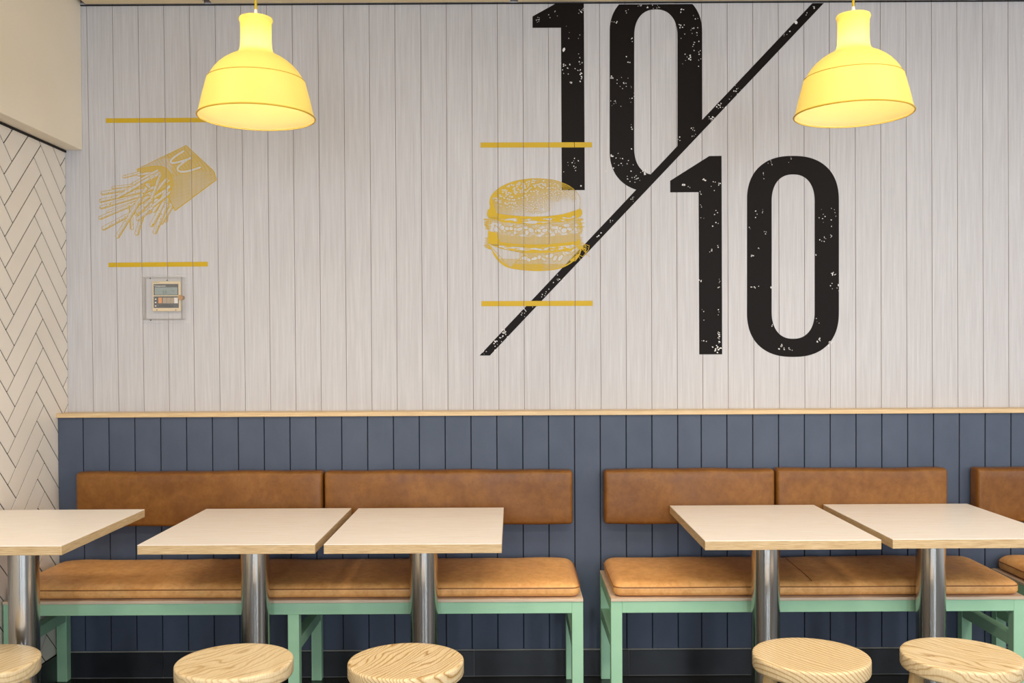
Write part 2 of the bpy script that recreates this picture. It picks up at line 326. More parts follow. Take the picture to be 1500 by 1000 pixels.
# ================= benches, cushions =================
YF, YB, ZBD = 3.622, 4.084, .4515                                     # bench front, back, board top
def bench(x0, x1, label, mid, seg, backs, seat_l, back_labels):
    b = empty('bench', ((x0+x1)/2, (YF+YB)/2, 0), label, 'bench'); ox, oy = b.location.x, b.location.y
    def part(name, X0, X1, Y0_, Y1, z0, z1, mat, bev=.0015): return obj(name, bx(X0-ox, X1-ox, Y0_-oy, Y1-oy, z0, z1, bev=bev), mat, b)
    lw = .0425
    part('seat_board', x0, x1, YF-.004, YB, ZBD-.0115, ZBD, M['board'], .001)
    zt = ZBD-.0118
    part('front_rail', x0+lw, x1-lw, YF, YF+lw, zt-.044, zt, M['mint']); part('back_rail', x0+lw, x1-lw, YB-lw, YB-.002, zt-.044, zt, M['mint'])
    xs = [x0, x1-lw]+([(x0+x1)/2-lw/2] if mid else [])
    for x in xs:
        top = zt if x in (x0, x1-lw) else zt-.0442
        part('leg', x, x+lw, YF, YF+lw, .0, top, M['mint']); part('leg', x, x+lw, YB-lw, YB-.002, .0, top, M['mint'])
        part('side_rail', x+.001, x+lw-.001, YF+lw, YB-lw, zt-.044, zt-.0003, M['mint']); part('stretcher', x+.001, x+lw-.001, YF+lw, YB-lw, .255, .300, M['mint'])
    # seat cushion
    a, c = x0+.012, x1-.010; rnd = random.Random(int(x0*100)+7)
    ph = [rnd.uniform(0, 6) for _ in range(6)]
    def puff(p, u, v, w):
        wv = math.sin(p.x*9+ph[0])*.0016+math.sin(p.x*23+p.y*14+ph[1])*.0011+math.sin(p.x*4.1+ph[2])*.0015+math.sin(p.x*37-p.y*21+ph[3])*.0006
        if w > .5:
            e = max(0, 1-(2*u-1)**40)*max(0, 1-(2*v-1)**8); p.z += (.0070+.014*v**.7+wv)*e
            for s in seg: p.z -= .004*math.exp(-((p.x-s)/.012)**2)*e
        p.y += (math.sin(p.x*11+ph[4])*.0012)*(1-v)
        return p
    s = empty('seat_cushion', ((a+c)/2, (YF+YB)/2, ZBD), seat_l, 'cushion'); sx, sy, sz = s.location
    cb = rbox(a, c, YF+.006, YB-.012, ZBD+.001, ZBD+.050, (.035, .035, .017), n=(90, 20, 9), puff=puff); bmesh.ops.translate(cb, vec=(-sx, -sy, -sz), verts=cb.verts)
    obj('padding', cb, M['lit_leather'], s, smooth=True)
    def ring(z, ins):
        pts = []; r = .036
        for cx, cy, a0 in ((c-r, YF+.006+r, -90), (c-r, YB-.012-r, 0), (a+r, YB-.012-r, 90), (a+r, YF+.006+r, 180)):
            for k in range(6):
                t = math.radians(a0+18*k); pts.append((cx+(r-ins)*math.cos(t)-sx, cy+(r-ins)*math.sin(t)-sy, z-sz))
        out = []
        for i in range(len(pts)):
            p, q = Vector(pts[i]), Vector(pts[(i+1) % len(pts)]); L = (q-p).length; m_ = max(1, int(L/.05))
            for k in range(m_):
                w = p.lerp(q, k/m_); out.append((w.x, w.y+math.sin((w.x+sx)*11+ph[4])*.0012*(1-(w.y+sy-YF)/(YB-YF)), w.z))
        return out
    bm = bmesh.new(); tube(bm, ring(ZBD+.0385, .0002), .0022, 6, True); obj('piping', bm, M['piping'], s, smooth=True)
    for q in seg:
        bm = bmesh.new(); pts = [(q-sx+.0012*math.sin(k*.5), YF+.010+k*(YB-YF-.03)/14-sy, ZBD+.0530+.014*(k/14)**.7-sz-(.006 if k in (0, 14) else 0)-(.012 if k == 0 else 0)) for k in range(15)]
        tube(bm, pts, .0009, 5); obj('seam', bm, M['thread'], s)
    # back cushions
    for (p0, p1), L in zip(backs, back_labels):
        z0, z1, y0, y1 = .657, .886, 4.013, YW-.001
        o = empty('back_cushion', ((p0+p1)/2, (y0+y1)/2, z0), L, 'cushion', None); cx, cy, cz = o.location; k1, k2 = rnd.uniform(0, 6), rnd.uniform(0, 6)
        def pf(p, u, v, w):
            if v < .5:
                e = max(0, 1-(2*u-1)**16)*max(0, 1-(2*w-1)**4); p.y -= (.0030+math.sin(p.x*8+k1)*.001+math.sin(p.x*19+p.z*22+k2)*.0008)*e
            p.z += .0022*math.sin(p.x*7+k1)*(w-.5)+.0018*math.sin(p.x*21+k2)*(w-.5); return p
        cb = rbox(p0+.0015, p1-.0015, y0, y1, z0, z1, (.013, .02, .016), n=(60, 10, 14), puff=pf); bmesh.ops.translate(cb, vec=(-cx, -cy, -cz), verts=cb.verts)
        obj('padding', cb, M['shaded_leather'], o, smooth=True)
        for xx in (p0+.011, p1-.011):
            bm = bmesh.new(); tube(bm, [(xx-cx, y0+(.0045 if 0 < k < 10 else .010)-.0022*math.sin(PI*k/10)-cy, z0+.010+k*(z1-z0-.02)/10-cz) for k in range(11)], .0016, 6); obj('piping', bm, M['piping'], o, smooth=True)
    return b
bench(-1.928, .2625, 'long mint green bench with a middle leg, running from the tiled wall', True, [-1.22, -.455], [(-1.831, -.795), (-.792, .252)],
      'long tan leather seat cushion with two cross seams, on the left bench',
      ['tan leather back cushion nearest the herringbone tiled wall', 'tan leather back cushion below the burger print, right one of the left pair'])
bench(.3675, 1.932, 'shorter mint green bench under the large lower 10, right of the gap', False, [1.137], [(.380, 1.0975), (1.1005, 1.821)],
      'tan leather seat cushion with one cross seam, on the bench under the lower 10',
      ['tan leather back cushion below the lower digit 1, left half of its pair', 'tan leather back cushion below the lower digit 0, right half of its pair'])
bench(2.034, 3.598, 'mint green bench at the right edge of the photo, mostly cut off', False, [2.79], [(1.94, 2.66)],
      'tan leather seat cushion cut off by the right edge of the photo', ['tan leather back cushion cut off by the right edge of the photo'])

# ================= tables =================
def table(x, y, k, px_, label):
    """x, y: front left corner; k: size against the others"""
    w, d, H = .6*k, .735*k, EYE-(EYE-.74)*k
    o = empty('cafe_table', (x+w/2, y+d/2, 0), label, 'table', 'square pale wood tables along the bench'); th = .0325*k
    obj('plywood_core', bx(-w/2, w/2, -d/2, d/2, H-th, H-.0025, bev=.001), M['ply'], o)
    obj('laminate_top', bx(-w/2, w/2, -d/2, d/2, H-.0024, H, bev=.0006), M['laminate'], o)
    px = (px_-x-w/2, 3.556-y-d/2 if k == 1 else -.04)
    bm = bmesh.new(); lathe(bm, [(.0522*min(k*1.02, 1), .012), (.0522*min(k*1.02, 1), H-th-.006)], 64, px, cap0=True, cap1=True); obj('pedestal', bm, M['steel'], o, ang=40)
    bm = bmesh.new(); lathe(bm, [(.085, 0), (.085, .008), (.080, .011), (.052, .012)], 64, px, cap0=True, cap1=True); obj('base_plate', bm, M['steel'], o, ang=30)
    obj('mounting_plate', bx(px[0]-.13, px[0]+.13, px[1]-.13, px[1]+.13, H-th-.006, H-th-.0002), M['dark_panel'], o)
    return o
K1 = .908
table(-1.9280, 3.2369*K1, K1, -1.650, 'pale wood table beside the tiled wall, cut off by the left edge of the photo')
table(-1.2693, 3.2394, 1, -.956, 'pale wood table under the fries print, left one of the close pair')
table(-.6391, 3.2348, 1, -.332, 'pale wood table below the burger print, its right edge seen almost end-on')
table(.6516, 3.2624, 1, .934, 'pale wood table below the lower digit 1, left one of the right pair')
table(1.2935, 3.2718, 1, 1.547, 'pale wood table at the right, its right side leaving the photo')

# ================= stools =================
def stool(x, y, i, label):
    o = empty('stool', (x, y, 0), label, 'stool', 'round wooden stools in front of the tables')
    R, H, T = .176, .45, .047
    bm = bmesh.new(); prof = [(.001, H-.006), (.06, H-.0055), (.11, H-.0035), (.15, H-.001), (R-.008, H), (R-.003, H-.001), (R-.0005, H-.0035), (R, H-.008), (R, H-T+.007), (R-.002, H-T+.002), (R-.007, H-T), (.02, H-T)]
    lathe(bm, prof, 72, cap0=True, cap1=True); obj('seat', bm, M['ash%d' % i], o, ang=50)
    for k in range(4):
        a = PI/4+k*PI/2+(.06*i); ca, sa = math.cos(a), math.sin(a); bm = bmesh.new()
        for (r, z, w) in ((.128, H-T, .0215), (.150, .16, .017), (.166, 0, .0145)):
            pass
        rings = []
        for (r, z, w) in ((.122, H-T, .023), (.131, .33, .022), (.152, .12, .018), (.164, 0, .015)):
            rings.append([bm.verts.new((r*ca+w*math.cos(t), r*sa+w*math.sin(t), z)) for t in [2*PI*j/20 for j in range(20)]])
        for p, q in zip(rings, rings[1:]):
            for j in range(20): bm.faces.new((p[j], p[(j+1) % 20], q[(j+1) % 20], q[j]))
        bm.faces.new(rings[0]); bm.faces.new(rings[-1]); obj('leg', bm, M['leg_wood'], o, ang=50)
    return o
stool(-1.640, 2.93, 0, 'round wooden stool cut off by the left edge of the photo')
stool(-.853, 2.925, 1, 'round wooden stool in front of the table under the fries print, faint curved grain')
stool(-.329, 2.92, 2, 'round wooden stool with bold dark wavy grain, below the burger print')
stool(.916, 2.955, 3, 'round wooden stool with close straight grain, below the lower digit 1')
stool(1.377, 2.95, 4, 'round wooden stool nearest the right edge of the photo, in front of the last table')

# ================= pendant lamps =================
def pendant(x, y, label):
    zr = 2.140; o = empty('pendant_lamp', (x, y, zr), label, 'lamp', 'yellow pendant lamps')
    prof = [(.1835, .000), (.1845, .004), (.1815, .009), (.1775, .022), (.1725, .045), (.1665, .070), (.1605, .092), (.1565, .108), (.1545, .116), (.1515, .119), (.149, .1225), (.143, .134), (.133, .149), (.119, .165), (.103, .1785), (.086, .190), (.070, .198), (.059, .205), (.0525, .214), (.0495, .226), (.0482, .250), (.0485, .285), (.0495, .303), (.0525, .309), (.0532, .313), (.0515, .318), (.046, .3195), (.02, .3205), (.005, .3206)]
    bm = bmesh.new(); inner = [(max(r-.0022, .003), z-.0016 if z > .19 else z) for r, z in prof]
    lathe(bm, prof, 96); obj('shade', bm, M['shade'], o, ang=60)
    bm = bmesh.new(); lathe(bm, inner, 96); tag(obj('glow_paled_inside', bm, M['glow_paled'], o, ang=60), 'inside of the shade, coloured paler to show its glow')
    bm = bmesh.new(); tube(bm, [(.1838*math.cos(2*PI*i/96), .1838*math.sin(2*PI*i/96), .002) for i in range(96)], .0026, 8, True); obj('rim', bm, M['golden_rim'], o, smooth=True)
    bm = bmesh.new(); tube(bm, [(.1530*math.cos(2*PI*i/96), .1530*math.sin(2*PI*i/96), .1188) for i in range(96)], .0011, 6, True); obj('seam', bm, M['golden_rim'], o, smooth=True)
    bm = bmesh.new(); lathe(bm, [(.003, .188), (.018, .191), (.029, .203), (.031, .216), (.026, .232), (.015, .248), (.013, .258)], 32, cap0=True, cap1=True); obj('bulb', bm, M['bulb'], o, smooth=True)
    bm = bmesh.new(); lathe(bm, [(.0145, .258), (.0165, .262), (.0165, .300), (.012, .306)], 24, cap0=True, cap1=True); obj('socket', bm, M['cap'], o, ang=40)
    bm = bmesh.new(); lathe(bm, [(.0088, .3205), (.0080, .326), (.0052, .340), (.0045, .346)], 24, cap0=True, cap1=True); obj('cord_cap', bm, M['cap'], o, ang=50)
    bm = bmesh.new(); tube(bm, [(0, 0, .345), (.0004, 0, .5), (0, 0, ZC-zr-.001)], .0038, 10); obj('cord', bm, M['cord'], o, smooth=True)
    return o
pendant(onY(376, 170, 3.1).x, 3.1, 'yellow pendant lamp hanging at the left, beside the fries print')
pendant(onY(1250, 170, 3.1).x, 3.1, 'yellow pendant lamp hanging at the right, past the end of the black slash')

# ================= thermostat under a clear cover =================
def pnt(x, y, d=0): p = onY(x, y, YU-d); return p
def pbox(name, x0, y0, x1, y1, d0, d1, mat, parent, bev=0, org=None):
    """box on the wall between two wall points, from d0 to d1 in front of it"""
    a, b = pnt(x0, y1), pnt(x1, y0); bm = bx(a.x, b.x, YU-d1, YU-d0, a.z, b.z, bev=bev)
    if org is not None: bmesh.ops.translate(bm, vec=-Vector(org), verts=bm.verts)
    return obj(name, bm, mat, parent)
c = pnt(245.7, 434); T = empty('thermostat', (c.x, YU, c.z), 'beige wall thermostat with grey screen, inside the clear cover under the fries print', 'thermostat'); og = T.location.copy()
pbox('body', 225.4, 412, 265.8, 456, .001, .017, M['beige'], T, .002, og)
scr = pbox('display', 227.3, 416, 263.2, 432.8, .0168, .0176, M['dark_panel'], T, 0, og)
pbox('lcd_screen', 229, 421, 262, 432, .0176, .0178, M['lcd'], scr, 0, og)
kp = pbox('keypad', 227.3, 434, 263.8, 451.2, .0168, .0176, M['dark_panel'], T, 0, og)
for i, (mt, x0) in enumerate(((M['orange'], 234.2), (M['grey_button'], 240.8), (M['grey_button'], 246.6), (M['grey_button'], 252.2), (M['pale_dot'], 257.4))):
    pbox('button', x0, 436, x0+5.2, 444.4, .0175, .0185, mt, kp, 0, og)
for y in (438.4, 443.2, 448.2): pbox('indicator', 229.2, y-.7, 231.2, y+.7, .0175, .018, M['pale_dot'], kp, 0, og)
pbox('key_row', 235, 446, 256, 449.5, .0175, .018, M['gap'], kp, 0, og)
def text(s, x, y, h, mat, parent, d, org, name):
    cu = bpy.data.curves.new(name, 'FONT'); cu.body = s; cu.size = h; me_o = bpy.data.objects.new('tmp', cu); COL.objects.link(me_o)
    dg = bpy.context.evaluated_depsgraph_get(); me = bpy.data.meshes.new_from_object(me_o.evaluated_get(dg)); bpy.data.objects.remove(me_o)
    p = pnt(x, y); me.transform(Matrix.Translation(Vector((p.x, YU-d, p.z))-Vector(org)) @ Matrix.Rotation(PI/2, 4, 'X')); me.materials.clear()
    return link(name, me, mat, parent)
text('Temperzone', 228.2, 420.2, .0095, M['pale_dot'], scr, .0179, og, 'lettering')
text('HITACHI', 226.6, 414.6, .0065, M['dark_panel'], T, .0173, og, 'lettering')
text('23', 240, 430.4, .019, M['dark_panel'], scr, .0180, og, 'lettering'); text('°c', 253, 428, .014, M['dark_panel'], scr, .0180, og, 'lettering')
for x in (232, 259.5): pbox('indicator', x-.8, 453.4, x+.8, 454.8, .0165, .0175, M['screw'], T, 0, og)
c = pnt(243, 439); V_ = empty('thermostat_cover', (c.x, YU, c.z), 'clear acrylic lockable box screwed to the wall around the thermostat', 'cover'); oc = V_.location.copy()
pbox('back_flange', 208.6, 401.8, 277.5, 473.6, .0003, .0025, M['acrylic'], V_, .0008, oc)
bm = bmesh.new(); a, b = pnt(214, 468.5), pnt(272, 406.5)
for (X0, X1, Z0_, Z1) in ((a.x, a.x+.003, a.z, b.z), (b.x-.003, b.x, a.z, b.z), (a.x+.003, b.x-.003, a.z, a.z+.003), (a.x+.003, b.x-.003, b.z-.003, b.z)): box(bm, X0, X1, YU-.052, YU-.0025, Z0_, Z1)
bmesh.ops.translate(bm, vec=-oc, verts=bm.verts); obj('side_walls', bm, M['acrylic'], V_)
pbox('lid', 213.2, 405.8, 272.8, 469.2, .052, .0555, M['acrylic'], V_, .001, oc)
for x, y in ((220.6, 407.6), (221.2, 468.8), (245, 410.4)):
    p = pnt(x, y); bm = bmesh.new(); bmesh.ops.create_cone(bm, cap_ends=True, segments=14, radius1=.0028, radius2=.0024, depth=.0024, matrix=Matrix.Translation(Vector((p.x, YU-.0036, p.z))-oc) @ Matrix.Rotation(PI/2, 4, 'X')); obj('screw', bm, M['screw'], V_)
p = pnt(272.5, 436.8); bm = bmesh.new()
bmesh.ops.create_cone(bm, cap_ends=True, segments=24, radius1=.0095, radius2=.011, depth=.030, matrix=Matrix.Translation(Vector((p.x, YU-.057, p.z))-oc) @ Matrix.Rotation(PI/2, 4, 'X')); obj('lock', bm, M['brass'], V_, ang=40)

# ================= prints on the planks =================
DP = .0005
def onwall(U, Vv, d):
    """numpy: picture-plan coordinates to points on the wall face"""
    U = np.asarray(U, float); Vv = np.asarray(Vv, float); Y = YU-d
    D = [FW[i]+RT[i]*((U-750-SX)/F)-UP[i]*((Vv-500-SY)/F) for i in range(3)]
    t = Y/D[1]; return np.stack([D[0]*t, D[1]*t, D[2]*t+EYE], -1)
def print_canvas(name, c, on, ox, oy, sc, mat, parent, org, d):
    e = np.diff(np.pad(on, ((0, 0), (1, 1))).astype(np.int8), axis=1); r0, s0 = np.where(e == 1); r1, s1 = np.where(e == -1)
    u0 = (c.u0+s0*c.step)/sc+ox; u1 = (c.u0+s1*c.step)/sc+ox; v0 = (c.v0+r0*c.step)/sc+oy; v1 = v0+c.step/sc
    Q = np.stack([onwall(u0, v1, d), onwall(u1, v1, d), onwall(u1, v0, d), onwall(u0, v0, d)], 1)
    P = []                                                           # leave the joints between planks open
    gx = np.array(grooves); gb = gx[:, 0]; gt = gx[:, 1]
    for q in Q:
        z = q[0][2]; xs = gb+(gt-gb)*(z-ZT)/(ZC-ZT); a, b = q[0][0], q[1][0]
        h = xs[(xs > a-.002) & (xs < b+.002)]
        if len(h) == 0: P.append(q); continue
        h = h[0]
        if h-.0011 > a: w = q.copy(); w[1, 0] = w[2, 0] = min(b, h-.0011); P.append(w)
        if h+.0011 < b: w = q.copy(); w[0, 0] = w[3, 0] = max(a, h+.0011); P.append(w)
    P = np.array(P)-np.array(org); return from_quads(name, P, mat, parent)
def poly_obj(name, px, mat, parent, org, d, cut=False, th=.0002):
    W3 = onwall([p[0] for p in px], [p[1] for p in px], d)-np.array(org)
    bm = bmesh.new(); bm.faces.new([bm.verts.new(w) for w in W3])
    if cut:
        o_ = Vector(org)
        for gb, gt in grooves:
            for s in (-.0011, .0011):
                bmesh.ops.bisect_plane(bm, geom=bm.verts[:]+bm.edges[:]+bm.faces[:], plane_co=Vector((gb+s, 0, ZT))-o_, plane_no=Vector((1, 0, -(gt-gb)/(ZC-ZT))))
        dele = []
        for f in bm.faces:
            q = f.calc_center_median()+o_
            for gb, gt in grooves:
                if abs(q.x-(gb+(gt-gb)*(q.z-ZT)/(ZC-ZT))) < .00105: dele.append(f); break
        bmesh.ops.delete(bm, geom=dele, context='FACES')
    return obj(name, bm, mat, parent)
def P3(x, y): return Vector(onwall([x], [y], 0)[0])

# big numerals
og = P3(955, 265); mural = empty('numeral_print', og, 'huge worn black 10/10 with a long diagonal slash, printed on the white planks', 'wall print')
poly_obj('digit_one', [(780, 24), (815, 4.6), (855.3, 4.4), (856.6, 278.4), (823, 278.4), (821.7, 40.6), (780, 40.8)], M['black_ink'], mural, og, DP)
poly_obj('digit_one', [(981.7, 264.6), (1039, 228.4), (1057, 228.2), (1057.9, 518.8), (1024.3, 518.9), (1023.3, 281.4), (981.8, 281.7)], M['black_ink'], mural, og, DP)
def zero(xl, xr, yt, yb, il, ir, it, ib, arc, iarc, clipfn=None):
    def outline(x0, x1, y0, y1, ay, e):
        cx, rx = (x0+x1)/2, (x1-x0)/2; out = []
        for k in range(97):
            t = 2*PI*k/96; c_, s_ = math.cos(t), math.sin(t)
            x = cx+rx*math.copysign(abs(c_)**(2/e), c_); yy = math.copysign(abs(s_)**(2/e), s_)
            out.append((x, (y0+ay if yy < 0 else y1-ay)+yy*ay))
        return out
    A = outline(xl, xr, yt, yb, arc, 2.35); B = outline(il, ir, it, ib, iarc, 2.3)
    quads = [(A[i], A[(i+1) % 97], B[(i+1) % 97], B[i]) for i in range(97)]
    V = []; F_ = []
    bm = bmesh.new()
    for q in quads:
        W3 = onwall([p[0] for p in q], [p[1] for p in q], DP)-np.array(og)
        bm.faces.new([bm.verts.new(w) for w in W3])
    bmesh.ops.remove_doubles(bm, verts=bm.verts, dist=1e-5)
    return bm
poly = zero(1094.2, 1228.9, 228.2, 522.6, 1130.4, 1193.3, 255.4, 496, 66, 40); obj('digit_zero', poly, M['black_ink'], mural)
bm = zero(893, 1028.6, -13, 281.5, 929, 992.4, 13.8, 256, 62, 40)
pa, pb = P3(1190, 5)-og, P3(702.4, 520.5)-og; nrm = (pb-pa).cross(Vector((0, 1, 0)))
if nrm.dot((P3(1200, 400)-og)-pa) < 0: nrm = -nrm
bmesh.ops.bisect_plane(bm, geom=bm.verts[:]+bm.edges[:]+bm.faces[:], plane_co=pa, plane_no=nrm, clear_outer=True)
bmesh.ops.bisect_plane(bm, geom=bm.verts[:]+bm.edges[:]+bm.faces[:], plane_co=Vector((0, 0, ZC-.008))-og, plane_no=Vector((0, 0, 1)), clear_outer=True)
obj('digit_zero', bm, M['black_ink'], mural)
poly_obj('slash', [(1190, 4.6), (1207, 4.4), (717.6, 520.5), (702.4, 520.6)], M['black_ink'], mural, og, DP)
# ---- printed drawings: rasterised as runs of tiny quads -----------------------------------------
class Canvas:
    """drawing board in picture-detail units; on = ink"""
    def __init__(s, u0, v0, u1, v1, step):
        s.u0, s.v0, s.step = u0, v0, step
        s.U, s.V = np.meshgrid(np.arange(u0, u1, step)+step/2, np.arange(v0, v1, step)+step/2)
        s.on = np.zeros(s.U.shape, bool)
        r = np.random.RandomState(3)
        g = r.rand(80, 80)
        s.g = g
    def noise(s, sx, sy, seed=0):
        x = s.U/sx+seed*7.3; y = s.V/sy+seed*3.1
        xi = np.floor(x).astype(int); yi = np.floor(y).astype(int); fx = x-xi; fy = y-yi
        fx = fx*fx*(3-2*fx); fy = fy*fy*(3-2*fy); G = s.g
        a = G[xi % 80, yi % 80]; b = G[(xi+1) % 80, yi % 80]; c = G[xi % 80, (yi+1) % 80]; d = G[(xi+1) % 80, (yi+1) % 80]
        return (a*(1-fx)+b*fx)*(1-fy)+(c*(1-fx)+d*fx)*fy
    def poly(s, pts):
        m = np.zeros(s.U.shape, bool); n = len(pts)
        for i in range(n):
            (x0, y0), (x1, y1) = pts[i], pts[(i+1) % n]
            if y0 == y1: continue
            c = (s.V > min(y0, y1)) & (s.V <= max(y0, y1)) & (s.U < x0+(s.V-y0)*(x1-x0)/(y1-y0))
            m ^= c
        return m
    def line(s, pts, w, closed=False):
        d = np.full(s.U.shape, 1e9); P = list(pts)+([pts[0]] if closed else [])
        for (x0, y0), (x1, y1) in zip(P, P[1:]):
            dx, dy = x1-x0, y1-y0; L = dx*dx+dy*dy+1e-9
            t = np.clip(((s.U-x0)*dx+(s.V-y0)*dy)/L, 0, 1)
            d = np.minimum(d, np.hypot(s.U-x0-t*dx, s.V-y0-t*dy))
        return d < w/2
    def hatch(s, ang, per, duty, ph=0):
        a = math.radians(ang); q = (s.U*math.cos(a)+s.V*math.sin(a)+ph)/per
        return np.abs(q-np.floor(q)-.5) < np.asarray(duty)/2
    def ell(s, cx, cy, rx, ry, ang=0):
        a = math.radians(ang); x = s.U-cx; y = s.V-cy
        return ((x*math.cos(a)+y*math.sin(a))/rx)**2+((-x*math.sin(a)+y*math.cos(a))/ry)**2 < 1

def curve(pts, n=10):
    """Catmull-Rom through the points"""
    P = [pts[0]]+list(pts)+[pts[-1]]; out = []
    for i in range(1, len(P)-2):
        p0, p1, p2, p3 = [np.array(q, float) for q in P[i-1:i+3]]
        for k in range(n):
            t = k/n
            out.append(tuple(.5*((2*p1)+(-p0+p2)*t+(2*p0-5*p1+4*p2-p3)*t*t+(-p0+3*p1-3*p2+p3)*t**3)))
    out.append(tuple(pts[-1])); return out

def draw_burger():
    c = Canvas(150, 100, 1050, 890, 1.9); rnd = random.Random(5)
    on = c.on
    # lower bun
    bun2 = curve([(222, 660), (240, 730), (300, 805), (380, 845), (560, 866), (740, 856), (850, 815), (930, 745), (950, 690)])
    m = c.poly(bun2)
    on |= m & c.hatch(20, 6, .30+.35*(c.V > 815)+.30*(c.U < 330)+.2*(np.abs(c.U-500) < 140))
    on |= c.line(bun2, 9)
    # body of the fillings
    body = curve([(195, 440), (170, 500), (200, 560), (190, 620), (185, 680), (260, 700), (420, 740), (560, 748), (720, 742), (860, 715), (950, 670), (935, 600), (965, 540), (950, 470), (945, 430)])
    m = c.poly(body); on[m] = False
    n1 = c.noise(34, 12, 1); n2 = c.noise(14, 9, 2)
    on |= m & c.hatch(75, 7, np.clip(.25+.75*(n1*.6+n2*.5-.25), 0, .9))
    # sagging bands: y = centre + bow
    def sag(v): return v-34*((c.U-570)/380)**2
    def band(v0, v1, duty, ang=90, per=6):
        b = (c.V > sag(v0)) & (c.V < sag(v1)) & (c.U > 195) & (c.U < 945)
        return b, c.hatch(ang, per, duty)
    b, h = band(505, 592, 0); pale = b & (c.noise(28, 22, 4) > .52)
    on[pale] = False
    for i in range(17):                                             # chopped onion and lettuce pieces
        u = 260+i*40+rnd.uniform(-12, 12); v = 548-34*((u-570)/380)**2+rnd.uniform(-14, 14)
        rx, ry, a = rnd.uniform(12, 26), rnd.uniform(12, 20), rnd.uniform(-40, 40)
        on[c.ell(u, v, rx+3.5, ry+3.5, a)] = True; on[c.ell(u, v, rx, ry, a)] = False
    b, h = band(592, 655, .55, 35, 7); on[b] = h[b]                 # patty
    b, h = band(655, 680, 1); on[b] = True
    b, h = band(680, 705, 0); on[b] = (c.noise(22, 6, 6) > .5)[b]
    b, h = band(705, 725, 1); on[b] = (c.noise(30, 9, 7) > .28)[b]
    on[c.poly([(195, 545), (262, 560), (300, 650), (215, 640), (192, 610)])] = True
    # frilly edges
    for side, u0 in ((-1, 205), (1, 935)):
        for k in range(26):
            v = 445+k*5.2 if k < 16 else 600+(k-16)*9
            w = rnd.uniform(10, 48); uu = u0+side*w
            on |= c.line([(u0-side*14, v+rnd.uniform(-6, 6)), (uu, v+rnd.uniform(-9, 9)), (u0+side*2, v+rnd.uniform(4, 12))], 2.6)
    # lower garnish pieces
    for i in range(15):
        u = 430+i*35+rnd.uniform(-10, 10); v = 775-70*((u-560)/380)**2+rnd.uniform(-22, 14)
        rx, ry, a = rnd.uniform(12, 30), rnd.uniform(9, 17), rnd.uniform(-60, 60)
        on[c.ell(u, v, rx+4, ry+4, a)] = True; on[c.ell(u, v, rx, ry, a)] = False
    # hanging slice of cheese
    ch = [(205, 655), (300, 690), (490, 728), (380, 843), (300, 790), (240, 720)]
    m = c.poly(ch); on[m] = c.hatch(50, 7, .08+.35*(c.V > 770)+.25*((c.U-c.V*.2) > 300))[m]
    on |= c.line([(205, 660), (375, 843), (490, 735)], 4)
    on |= c.poly([(222, 690), (300, 790), (375, 845), (330, 832), (262, 775)])
    # strands out to the right
    for k in range(14):
        u, v = rnd.uniform(820, 930), rnd.uniform(640, 760)
        on |= c.line([(u, v), (u+rnd.uniform(30, 80), v+rnd.uniform(-30, 20)), (u+rnd.uniform(60, 100), v+rnd.uniform(-10, 60))], 2.6)
    on |= c.line([(925, 735), (965, 755), (1010, 700), (1018, 665), (975, 652), (930, 700)], 4)
    on |= c.poly([(862, 780), (925, 735), (935, 752), (905, 792), (862, 792)])
    on |= c.poly([(955, 668), (1000, 690), (985, 705), (945, 690)]) & c.hatch(60, 14, .6)
    # heel of the top bun
    A = curve([(213, 358), (250, 392), (330, 412), (560, 428), (780, 412), (940, 366)])
    B = curve([(955, 372), (960, 400), (945, 425), (800, 468), (560, 492), (320, 470), (200, 436), (188, 400), (195, 375)])
    m = c.poly(A+B); on[m] = c.noise(40, 8, 9)[m] > .42
    on |= m & (c.V < 34+430-34*((c.U-570)/380)**2-18)
    on |= c.poly([(190, 372), (225, 362), (290, 408), (300, 455), (240, 445), (190, 425)])
    on |= c.line(A, 14) | c.line([(u, v+2) for u, v in A], 12)
    on |= c.line([(188, 400), (200, 436), (320, 470), (560, 492), (800, 468), (945, 425), (958, 395)], 7)
    on |= c.poly([(905, 378), (940, 364), (958, 392), (948, 425), (905, 432)])
    # crown
    dome = curve([(213, 358), (206, 310), (222, 255), (290, 190), (400, 142), (520, 120), (620, 118), (740, 132), (850, 175), (920, 232), (946, 290), (940, 366)])
    m = c.poly(dome+list(reversed(A)))
    tone = .84-.60*np.clip((c.U-300)/640, 0, 1)-.55*np.clip((c.V-255-(.12*(570-c.U)))/150, -.3, 1)+.15*(c.noise(60, 40, 3)-.5)
    tone = np.clip(tone, .02, .92)
    on[m] = c.hatch(-52, 6.4, tone)[m]
    on |= c.line(dome, 6) & m
    on |= m & (c.U < 225+.35*np.abs(c.V-290))
    for k in range(300):                                            # sesame seeds
        t = rnd.random(); u = 575+345*math.sqrt(rnd.random())*math.cos(6.283*t); v = 268+138*math.sqrt(rnd.random())*math.sin(6.283*t)
        if v > 400-.0005*(u-575)**2 or (u > 700 and v > 300): continue
        a = rnd.uniform(-60, 40); s = c.ell(u, v, 9.5, 5.8, a) & m
        on[c.ell(u, v, 11.5, 7.6, a) & m] = True; on[s] = False
    return c, on

